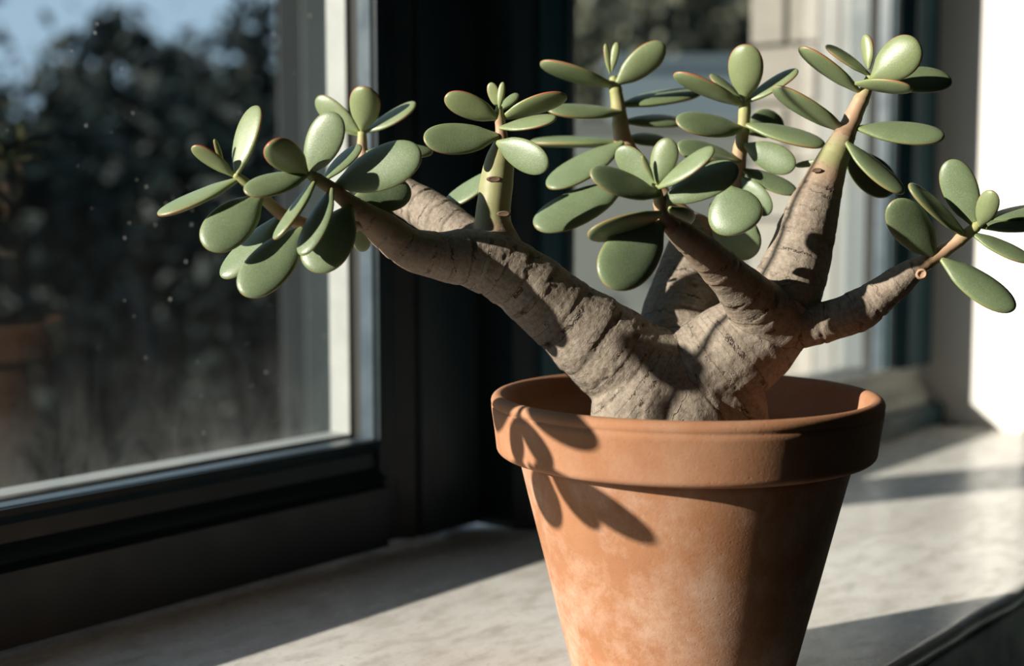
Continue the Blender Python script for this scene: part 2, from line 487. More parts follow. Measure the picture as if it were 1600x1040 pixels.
# ---- window sashes
def sash(name, x0, x1, yf, zb, parts_label, mw, paint, bead, outer, pane_turn=0.0, swl=0.098, rail_paint=None):
    """x0..x1 glass opening; yf = room face of the moulding; a sash with bevelled moulding, bead, groove, outer rebate, pane"""
    root = empty(name, ((x0 + x1) / 2, yf + 0.02, 0.0))
    struct(root, parts_label)
    zt = ZTOP - 0.10
    SW = 0.098                       # stile width
    xl, xr = x0 - SW, x1 + SW
    yb = yf + 0.049                  # outer face
    fo = yf - 0.008                  # room face of the flat frame
    # flat frame members, each with a slanting moulding towards the glass
    def stile(nm, xin, s, SW):
        # profile in (x, y); s = +1: wood lies to +x of the opening
        pr = [(xin, yf), (xin + s * 0.004, yf - 0.001), (xin + s * 0.010, yf + 0.004), (xin + s * 0.020, yf + 0.003), (xin + s * 0.030, fo + 0.001),
              (xin + s * 0.034, fo + 0.006), (xin + s * 0.037, fo), (xin + s * SW, fo), (xin + s * SW, yb), (xin + s * 0.006, yb), (xin + s * 0.006, yf + 0.006), (xin, yf + 0.006)]
        if SW < 0.036:
            pr = [(xin, yf + 0.006), (xin + s * SW, yf + 0.006), (xin + s * SW, yb), (xin, yb)]
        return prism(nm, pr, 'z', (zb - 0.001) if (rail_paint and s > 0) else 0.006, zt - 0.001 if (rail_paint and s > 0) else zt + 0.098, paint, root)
    stile('stile', x1, 1, SW); stile('stile', x0, -1, swl)
    def rail(nm, zin, s, zend):
        pr = [(yf, zin), (yf - 0.001, zin + s * 0.004), (yf + 0.004, zin + s * 0.010), (yf + 0.003, zin + s * 0.020), (fo + 0.001, zin + s * 0.028),
              (fo + 0.006, zin + s * 0.031), (fo, zin + s * 0.034), (fo, zend), (yb, zend), (yb, zin + s * 0.006), (yf + 0.006, zin + s * 0.006), (yf + 0.006, zin)]
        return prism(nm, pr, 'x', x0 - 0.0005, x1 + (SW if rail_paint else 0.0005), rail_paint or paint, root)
    rail('rail', zb, -1, 0.006); rail('rail', zt, 1, zt + SW)
    # the reveal round the glass: bead (room side), groove, outer rebate
    def ring(nm, ya, yb_, m, inset):
        bm = bmesh.new()
        a = inset
        box(bm, x1 - a, x1 + 0.006, ya, yb_, zb - 0.006, zt + 0.006)
        box(bm, x0 - 0.006, x0 + a, ya, yb_, zb - 0.006, zt + 0.006)
        box(bm, x0 + a, x1 - a, ya, yb_, zb - 0.006, zb + a)
        box(bm, x0 + a, x1 - a, ya, yb_, zt - a, zt + 0.006)
        return bm_obj(nm, bm, m, root, bevel=0.0008)
    ring('glazing_bead', yf + 0.0015, yf + 0.019, bead, 0.0)
    ring('glazing_groove', yf + 0.019, yf + 0.029, M['groove'], -0.0025)
    ring('outer_rebate', yf + 0.029, yb + 0.0005, outer, 0.0012)
    # pane
    th = math.tan(math.radians(pane_turn))
    yp = yf + (0.030 if pane_turn else 0.024)
    bm = bmesh.new()
    nx = 2
    a = (x0 - 0.002, x1 + 0.0022)
    vs = []
    for x in a:
        y = yp - th * (x1 - x)
        vs.append([bm.verts.new((x, y, z)) for z in (zb - 0.002, zt + 0.002)])
    bm.faces.new((vs[0][0], vs[1][0], vs[1][1], vs[0][1]))
    pane = bm_obj('pane', bm, M['glass'], root)
    return root

sash('window_1', WX0 + 0.10, 0.7275, 0.712, 0.083, 'dark navy window sash with dusty pane, left of the post', 0.1, M['navy'], M['bead'], M['white_paint'], 0.5)
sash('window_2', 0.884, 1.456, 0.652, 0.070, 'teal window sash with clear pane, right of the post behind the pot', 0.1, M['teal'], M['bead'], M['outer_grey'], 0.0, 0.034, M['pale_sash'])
struct(box_obj('trim_7', (0.850, WX1, 0.628, 0.6438, 0.0, 0.024), M['teal'], bevel=0.002), 'dark teal bottom bar of the right window frame on the sill')
# post between the two windows, with a rebate
pr = [(0.829, 0.712), (0.836, 0.712), (0.836, 0.676), (0.842, 0.664), (0.8495, 0.660), (0.8495, 0.700), (0.829, 0.742)]
struct(prism('trim_3', pr, 'z', 0.002, ZTOP, M['navy'], bevel=0.002), 'dark navy post between the two windows')

# ------------------------------------------------------------------ terracotta pot
PC = PZ(1070, 613, 0.157)                       # rim centre
PCX, PCY = PC.x, PC.y
RIMZ = 0.157
R_RIM = 0.0995
R_LIPB = 0.0960
Z_LIPB = 0.1265
R_BODY = 0.0862
R_BASE = 0.0545
def lathe(name, prof, mat, parent, seg=128, cx=PCX, cy=PCY, closed=True, wob=0.0006, smooth=True):
    verts, faces = [], []
    for i, (r, z) in enumerate(prof):
        for k in range(seg):
            a = 2 * math.pi * k / seg
            rr = r * (1 + wob / max(r, .02) * noise.noise(Vector((math.cos(a) * 1.7, math.sin(a) * 1.7, z * 18))))
            verts.append((cx + rr * math.cos(a), cy + rr * math.sin(a), z))
    n = len(prof)
    for i in range(n if closed else n - 1):
        j = (i + 1) % n
        for k in range(seg):
            k2 = (k + 1) % seg
            faces.append((i * seg + k, i * seg + k2, j * seg + k2, j * seg + k))
    return mesh_obj(name, verts, faces, mat, parent, smooth)

pot = empty('flower_pot', (PCX, PCY, 0))
tag(pot, 'weathered terracotta flower pot with thick rolled rim on the stone sill', 'flower pot')
def arc(cx, cz, r, a0, a1, n):
    return [(cx + r * math.cos(math.radians(a0 + (a1 - a0) * k / n)), cz + r * math.sin(math.radians(a0 + (a1 - a0) * k / n))) for k in range(n + 1)]
body_prof = [(0.012, 0.002), (0.030, 0.0012), (R_BASE - 0.003, 0.0004), (R_BASE, 0.003)]
for k in range(1, 15):
    s = k / 14
    body_prof.append((R_BASE + (R_BODY - R_BASE) * s, 0.003 + (Z_LIPB + 0.004 - 0.003) * s))
body_prof += [(R_BODY - 0.007, Z_LIPB + 0.004)]
for k in range(1, 9):
    s = k / 8
    body_prof.append((R_BODY - 0.007 + (R_BASE - 0.009 - R_BODY + 0.007) * s, Z_LIPB + 0.004 + (0.010 - Z_LIPB - 0.004) * s))
body_prof += [(0.012, 0.010)]
lathe('body', body_prof, M['terracotta'], pot)
rim_prof = [(R_BODY - 0.0068, Z_LIPB + 0.0035), (R_BODY - 0.001, Z_LIPB + 0.0005), (R_LIPB - 0.005, Z_LIPB - 0.0004)]
rim_prof += arc(R_LIPB - 0.0035, Z_LIPB + 0.0035, 0.0037, -80, 0, 5)
rim_prof += [(R_LIPB + 0.0012, Z_LIPB + 0.012), (R_RIM - 0.0009, RIMZ - 0.009), (R_RIM - 0.0006, RIMZ - 0.0062), (R_RIM - 0.0011, RIMZ - 0.0056), (R_RIM - 0.0006, RIMZ - 0.0048)]
rim_prof += arc(R_RIM - 0.0042, RIMZ - 0.0036, 0.0038, 5, 175, 9)
rim_prof += [(R_RIM - 0.0086, RIMZ - 0.010), (R_BODY - 0.004, Z_LIPB + 0.012)]
lathe('rim', rim_prof, M['terracotta'], pot)

# soil in the pot
def make_soil():
    verts, faces = [], []
    nr, ns = 26, 72
    for i in range(nr + 1):
        r = 0.0815 * i / nr
        for k in range(ns):
            a = 2 * math.pi * k / ns
            x, y = r * math.cos(a), r * math.sin(a)
            z = 0.130 + 0.0035 * noise.noise(Vector((x * 130, y * 130, 0))) + 0.0028 * noise.noise(Vector((x * 420, y * 420, 5)))
            z -= 0.003 * (r / 0.083) ** 4
            verts.append((PCX + x, PCY + y, z))
    for i in range(nr):
        for k in range(ns):
            k2 = (k + 1) % ns
            faces.append((i * ns + k, i * ns + k2, (i + 1) * ns + k2, (i + 1) * ns + k))
    rng = random.Random(4)
    for _ in range(420):                    # crumbs
        r = 0.078 * math.sqrt(rng.random()); a = rng.random() * 6.283
        s = rng.uniform(0.0008, 0.0024)
        c = Vector((PCX + r * math.cos(a), PCY + r * math.sin(a), 0.131 + s * 0.5))
        b = len(verts)
        for d in ((1, 0, 0), (-1, 0, 0), (0, 1, 0), (0, -1, 0), (0, 0, 1), (0, 0, -1)):
            verts.append(c + Vector(d) * s * rng.uniform(0.7, 1.3))
        for f in ((0, 2, 4), (2, 1, 4), (1, 3, 4), (3, 0, 4), (2, 0, 5), (1, 2, 5), (3, 1, 5), (0, 3, 5)):
            faces.append(tuple(b + q for q in f))
    return mesh_obj('potting_soil', verts, faces, M['soil'])
tag(make_soil(), 'dark crumbly potting soil inside the terracotta pot', 'soil', None, 'stuff')

# ------------------------------------------------------------------ jade plant
plant = empty('jade_plant', (PCX, PCY, 0.131))
tag(plant, 'jade plant with thick grey trunk and fleshy green leaves in the terracotta pot', 'plant')

# limbs: (u, v, radius px, depth cm, age 0 bark .. 1 green)
LIMBS = [
    # root flare and main trunk bowl
    [(1055, 690, 120, 0.5, 0), (1055, 640, 108, 0.3, 0), (1045, 598, 92, 0.2, 0), (1040, 575, 80, 0.2, 0)],
    [(1000, 668, 80, -0.6, 0), (1010, 615, 82, -0.3, 0), (1040, 578, 74, 0, 0)],
    [(1120, 668, 85, 0.8, 0), (1110, 620, 82, 0.3, 0), (1080, 580, 76, 0, 0)],
    # left limb
    [(1050, 615, 95, 0.2, 0), (990, 578, 82, 0.0, 0), (930, 532, 72, -0.4, 0), (868, 482, 60, -0.8, 0), (806, 432, 54, -1.2, 0.02),
     (745, 405, 48, -1.8, 0.06), (690, 400, 39, -2.6, 0.12), (640, 388, 33, -3.3, 0.20), (604, 362, 28, -3.9, 0.30), (575, 340, 22, -4.4, 0.42), (548, 318, 15, -4.8, 0.55), (530, 302, 10.5, -5.1, 0.62)],
    # back branch of the left limb
    [(770, 405, 42, -0.6, 0.03), (718, 366, 36, 0.8, 0.05), (668, 328, 33, 2.0, 0.08), (628, 305, 29, 3.0, 0.15), (596, 282, 21, 3.6, 0.35), (572, 252, 13, 4.0, 0.75)],
    # upright stem on the left limb
    [(790, 425, 44, -1.0, 0.03), (778, 382, 36, -0.8, 0.10), (770, 345, 29, -0.7, 0.78), (774, 300, 26.5, -0.6, 0.9), (779, 262, 24.5, -0.5, 0.9), (783, 236, 19, -0.5, 0.95), (783, 218, 11, -0.5, 1.0)],
    # back limb rising behind
    [(1062, 560, 72, 1.8, 0), (1062, 515, 66, 2.8, 0.02), (1070, 465, 58, 3.6, 0.06), (1078, 415, 47, 4.2, 0.12), (1084, 370, 34, 4.6, 0.2), (1088, 338, 20, 4.8, 0.42)],
    # right bowl
    [(1050, 612, 88, 0.2, 0), (1105, 580, 82, 0, 0), (1160, 540, 78, -0.1, 0), (1205, 502, 68, -0.1, 0), (1232, 470, 60, 0, 0.02)],
    # right upright limb
    [(1205, 505, 62, 0, 0.02), (1228, 455, 57, 0.1, 0.04), (1247, 405, 51, 0.3, 0.08), (1262, 355, 45, 0.4, 0.12), (1275, 315, 38, 0.5, 0.22), (1288, 282, 31, 0.6, 0.45),
     (1300, 252, 25.5, 0.7, 0.80), (1312, 228, 21, 0.7, 0.72), (1322, 206, 16, 0.8, 0.5)],
    # right side limb
    [(1190, 515, 60, -0.4, 0.02), (1245, 508, 40, -0.9, 0.04), (1290, 502, 32, -1.3, 0.06), (1338, 486, 33, -1.8, 0.08), (1380, 458, 28, -2.2, 0.12), (1416, 430, 22, -2.6, 0.15), (1442, 411, 14, -2.8, 0.3)],
    # front branch leaning left
    [(1205, 505, 58, -0.8, 0.03), (1165, 460, 40, -2.4, 0.10), (1125, 418, 31, -3.8, 0.2), (1088, 384, 25, -5.0, 0.28), (1060, 362, 20, -5.8, 0.34), (1040, 345, 13, -6.2, 0.45)],
]
# bark collars: limb index, position in px (u, v), size
def make_trunk():
    V, F = [], []
    skel, sage, salong, sid = [], [], [], []
    off = 0.0
    for li, L in enumerate(LIMBS):
        sp = spline(L, 8)
        pts = [P(a[0], a[1], a[3]) for a in sp]
        rad = [a[2] * pxm(a[3]) for a in sp]
        # growth rings: swell a little between the scars
        acc = 0.0; al = []
        for i in range(len(pts)):
            if i: acc += (pts[i] - pts[i - 1]).length
            al.append(acc)
        rng = random.Random(li * 7 + 3)
        phase = rng.random() * 6
        rad2 = [r * (1 + 0.012 * math.sin(a * 260 + phase + 1.7 * math.sin(a * 120))) for r, a in zip(rad, al)]
        v, f = tube_arrays(pts, rad2, 20, lambda i, a: 1 + 0.030 * noise.noise(Vector((math.cos(a) * 1.3 + li * 5, math.sin(a) * 1.3, i * 0.25))))
        b = len(V); V += v; F += [tuple(b + q for q in x) for x in f]
        for p, a, s, r in zip(pts, sp[:, 4], al, rad):
            skel.append((*p, r)); sage.append(a); salong.append(off + s); sid.append(li)
        off += acc + 0.37
    o = mesh_obj('trunk_source', V, F, None)
    m = o.modifiers.new('r', 'REMESH'); m.mode = 'VOXEL'; m.voxel_size = 0.00085; m.adaptivity = 0.0
    s = o.modifiers.new('s', 'SMOOTH'); s.factor = 0.6; s.iterations = 9
    dg = bpy.context.evaluated_depsgraph_get()
    me = bpy.data.meshes.new_from_object(o.evaluated_get(dg))
    bpy.data.objects.remove(o, do_unlink=True)
    n = len(me.vertices)
    co = np.empty(n * 3); me.vertices.foreach_get('co', co); co = co.reshape(-1, 3)
    no = np.empty(n * 3); me.vertices.foreach_get('normal', no); no = no.reshape(-1, 3)
    sk = np.array(skel); sage = np.array(sage); salong = np.array(salong); sid = np.array(sid)
    age = np.empty(n); alg = np.empty(n); lid = np.empty(n, int)
    # segments for a smooth along-limb coordinate
    same = (sid[:-1] == sid[1:]) & (sid[:-1] > 2)          # the root flare borrows the rings of the limbs above
    A = sk[:-1][same]; B = sk[1:][same]
    Aa, Ba = sage[:-1][same], sage[1:][same]; As, Bs = salong[:-1][same], salong[1:][same]; Sid = sid[:-1][same]
    AB = B[:, :3] - A[:, :3]; L2 = (AB ** 2).sum(1)
    for i in range(0, n, 4000):
        c = co[i:i + 4000][:, None, :]
        t = np.clip(((c - A[None, :, :3]) * AB[None]).sum(2) / L2[None], 0, 1)
        q = A[None, :, :3] + t[..., None] * AB[None]
        r = A[None, :, 3] + t * (B[:, 3] - A[:, 3])[None]
        d = np.sqrt(((c - q) ** 2).sum(2)) - r
        j = d.argmin(1); ii = np.arange(len(j)); tj = t[ii, j]
        age[i:i + 4000] = Aa[j] + tj * (Ba[j] - Aa[j]); alg[i:i + 4000] = As[j] + tj * (Bs[j] - As[j]); lid[i:i + 4000] = Sid[j]
    # real relief: ring cracks, flaking steps, lumps
    crack = np.zeros(n); disp = np.zeros(n)
    rng = random.Random(11)
    total = salong.max()
    rings = []
    x = 0.0
    while x < total:
        x += rng.uniform(0.006, 0.021)
        rings.append((x, rng.uniform(0.35, 1.0), rng.uniform(0, 100)))
    wob = np.array([noise.noise(Vector(p) * 38) * 0.0042 + noise.noise(Vector(p) * 150) * 0.0016 for p in co])
    msk = np.array([noise.noise(Vector(p) * 70 + Vector((9, 9, 9))) for p in co])
    lump = np.array([noise.noise(Vector(p) * 60 + Vector((3, 1, 7))) for p in co])
    fine = np.array([noise.noise(Vector(p) * 330) for p in co])
    amt = np.clip(1.15 - age * 1.5, 0.10, 1.0)
    al2 = alg + wob
    # telescoped growth rings: each section tapers, then steps out again
    rx = np.array([r[0] for r in rings]); rk = np.array([r[1] for r in rings])
    j = np.clip(np.searchsorted(rx, al2), 1, len(rx) - 1)
    ph = np.clip((al2 - rx[j - 1]) / (rx[j] - rx[j - 1]), 0, 1)
    disp += 0.00038 * rk[j] * (0.45 - ph)
    for (x, k, sd) in rings:
        dlt = al2 - x
        near = np.abs(dlt) < 0.004
        if not near.any(): continue
        dd = dlt[near]
        gate = np.clip(0.25 + 2.0 * (msk[near] * math.cos(sd) + lump[near] * math.sin(sd)) , 0, 1)
        g = np.exp(-(dd / 0.00062) ** 2) * k * gate
        crack[near] = np.maximum(crack[near], g)
        disp[near] += -0.00100 * g + 0.00020 * k * np.exp(-((dd - 0.0018) / 0.0013) ** 2)
    disp += 0.0004 * lump + 0.00016 * fine
    co += no * (disp * amt)[:, None]
    me.vertices.foreach_set('co', co.ravel())
    for nm, arr in (('age', age + 0.10 * lump * (age > .05)), ('along', alg), ('crack', crack * amt)):
        a = me.attributes.new(nm, 'FLOAT', 'POINT'); a.data.foreach_set('value', arr.astype(np.float32))
    me.polygons.foreach_set('use_smooth', [True] * len(me.polygons))
    me.materials.append(M['bark']); me.update()
    me.name = 'trunk'
    o = bpy.data.objects.new('trunk', me)
    link(o, plant)
    tag(o, 'gnarled grey-brown trunk with cracked ringed bark and swept limbs')
    return o
trunk = make_trunk()

# leaf scars, a pruned stub and flakes of bark on the trunk (sub-parts)
def small_disc(name, u, v, d, r, h, mat, parent, squash=0.6, toward=(0, 0)):
    c = P(u, v, d)
    nrm = (CAM - c).normalized() + RGT * toward[0] + UP * toward[1]
    nrm.normalize()
    rot = nrm.to_track_quat('Z', 'Y').to_matrix()
    verts, faces = [], []
    prof = [(0.05, h * 0.2), (0.35, h * 0.35), (0.62, h * 0.3), (0.78, h), (0.95, h * 0.6), (1.12, -h * 0.4), (1.15, -h * 1.6)]
    for (q, z) in prof:
        for k in range(14):
            a = 2 * math.pi * k / 14
            w = 1 + 0.10 * noise.noise(Vector((u + math.cos(a), v + math.sin(a), q)))
            verts.append(c + rot @ Vector((q * r * math.cos(a) * w, q * r * squash * math.sin(a) * w, z)))
    for i in range(len(prof) - 1):
        for k in range(14):
            k2 = (k + 1) % 14
            faces.append((i * 14 + k, i * 14 + k2, (i + 1) * 14 + k2, (i + 1) * 14 + k))
    faces.append(tuple(range(13, -1, -1)))
    return mesh_obj(name, verts, faces, mat, parent, True)

# stems: (u, v, r px, depth cm)
STEMS = {
    'A': [(556, 326, 14, -4.7), (520, 296, 11, -5.2), (496, 280, 9.5, -5.6), (482, 270, 7.5, -5.8)],
    'B': [(566, 346, 13, -4.6), (520, 358, 11, -4.2), (475, 350, 10.5, -4.4), (440, 334, 10, -4.8), (408, 306, 9, -5.2), (384, 286, 8, -5.5), (368, 272, 6, -5.7)],
    'C': [(576, 262, 12, 4.0), (567, 236, 8.5, 4.0), (566, 206, 7, 4.0)],
    'D': [(783, 232, 13, -0.5), (783, 205, 9, -0.5), (780, 180, 7.5, -0.5), (780, 166, 5, -0.5)],
    'E': [(1086, 352, 16, 4.8), (1040, 310, 14, 5.2), (1000, 262, 14, 5.6), (975, 222, 14, 5.8), (968, 180, 11.5, 6.0), (962, 140, 9.5, 6.0), (958, 120, 6, 6.0)],
    'F': [(1100, 400, 18, 4.4), (1132, 345, 14, 4.2), (1149, 295, 12, 4.0), (1154, 250, 12, 3.8), (1161, 205, 9.5, 3.6), (1164, 165, 9, 3.5), (1164, 150, 6, 3.5)],
    'G': [(1314, 222, 18, 0.7), (1328, 194, 14.5, 0.8), (1341, 165, 12.5, 0.8), (1352, 143, 10, 0.8), (1360, 120, 7, 0.8)],
    'H': [(1052, 355, 15, -6.1), (1036, 338, 11, -6.4), (1030, 314, 9.5, -6.5), (1026, 290, 6, -6.5)],
    'I': [(1434, 416, 14, -2.8), (1458, 402, 12, -3.0), (1490, 381, 10.5, -3.2), (1520, 358, 8.5, -3.4), (1533, 348, 6, -3.5)],
}
stems = {}
def make_stem_obj(name, L, mat, parent):
    sp = spline(L, 7)
    pts = [P(a[0], a[1], a[3]) for a in sp]
    rad = [a[2] * pxm(a[3]) for a in sp]
    acc = [0.0]
    for i in range(1, len(pts)): acc.append(acc[-1] + (pts[i] - pts[i - 1]).length)
    T = acc[-1]
    rad = [r * (1 + 0.10 * math.exp(-(((a % 0.0095) - 0.0047) / 0.0011) ** 2)) for r, a in zip(rad, acc)]
    v, f = tube_arrays(pts, rad, 14)
    o = mesh_obj(name, v, f, mat, parent, True)
    k = [acc[i // 14] / T for i in range(len(pts) * 14)] + [0.0, 1.0]
    at_ = o.data.attributes.new('along', 'FLOAT', 'POINT'); at_.data.foreach_set('value', k)
    return o
for key, L in STEMS.items():
    stems[key] = make_stem_obj('stem', L, M['stem'], plant)

NT_, NA = 20, 22
def leaf_mesh(base, tip, width, nrm, thick, curl, young, fold=0.0):
    """fleshy obovate leaf from base to tip; nrm = direction the upper face looks to"""
    ax = tip - base; Ln = ax.length; ax = ax / Ln
    nrm = (nrm - ax * nrm.dot(ax)).normalized()
    side = nrm.cross(ax)
    fmax = 0.6 ** 0.72 * 0.4 ** 0.48
    verts, faces, edge, along = [], [], [], []
    for i in range(NT_ + 1):
        q = i / NT_
        t = 0.5 - 0.5 * math.cos(math.pi * (0.04 + 0.96 * q)) if q > 0 else 0.004
        t = min(t, 0.9996)
        wv = (t ** 0.72) * ((1 - t) ** 0.48) / fmax
        hw = 0.5 * width * max(wv, 0.0)
        if t < 0.25: hw = max(hw * (0.55 + 1.8 * t), 0.0) + 0.055 * width * (1 - t / 0.25)
        ht = 0.5 * thick * min(1.0, (wv * 0.75 + 0.38) if t < 0.6 else wv ** 0.75)
        c = base + ax * (Ln * t) + nrm * (curl * Ln * (4 * (t - 0.5) ** 2 - 1) * 0.25)
        for k in range(NA):
            a = 2 * math.pi * k / NA
            ca, sa = math.cos(a), math.sin(a)
            # lens section, upper face flatter than the lower, blade slightly folded
            x = hw * ca
            z = ht * (abs(sa) ** 1.15) * (1 if sa > 0 else -1) * (1.0 if sa > 0 else 1.1)
            z += fold * width * (ca * ca) * min(1, wv)
            if sa < 0: z -= 0.055 * width * max(0.0, young - 0.25) * math.exp(-abs(ca) / 0.28) * (1 - t * 0.75)   # keel under young leaves
            z -= 0.018 * width * math.exp(-(ca / 0.16) ** 2) * (1 if sa > 0 else 0) * (1 - t)
            verts.append(c + side * x + nrm * z)
            edge.append(abs(ca) if t < 0.985 else max(abs(ca), 0.99)); along.append(t)
    for i in range(NT_):
        for k in range(NA):
            k2 = (k + 1) % NA
            faces.append((i * NA + k, i * NA + k2, (i + 1) * NA + k2, (i + 1) * NA + k))
    faces.append(tuple(range(NA - 1, -1, -1)))
    faces.append(tuple(NT_ * NA + k for k in range(NA)))
    return verts, faces, edge, along

def leaf_obj(parent, base, tip, width, nrm, thick, curl, young, fold=0.0):
    v, f, e, a = leaf_mesh(base, tip, width, nrm, thick, curl, young, fold)
    o = mesh_obj('leaf', v, f, M['leaf'], parent, True)
    for nm, arr in (('edge', e), ('along', a), ('young', [young] * len(v))):
        q = o.data.attributes.new(nm, 'FLOAT', 'POINT'); q.data.foreach_set('value', arr)
    return o

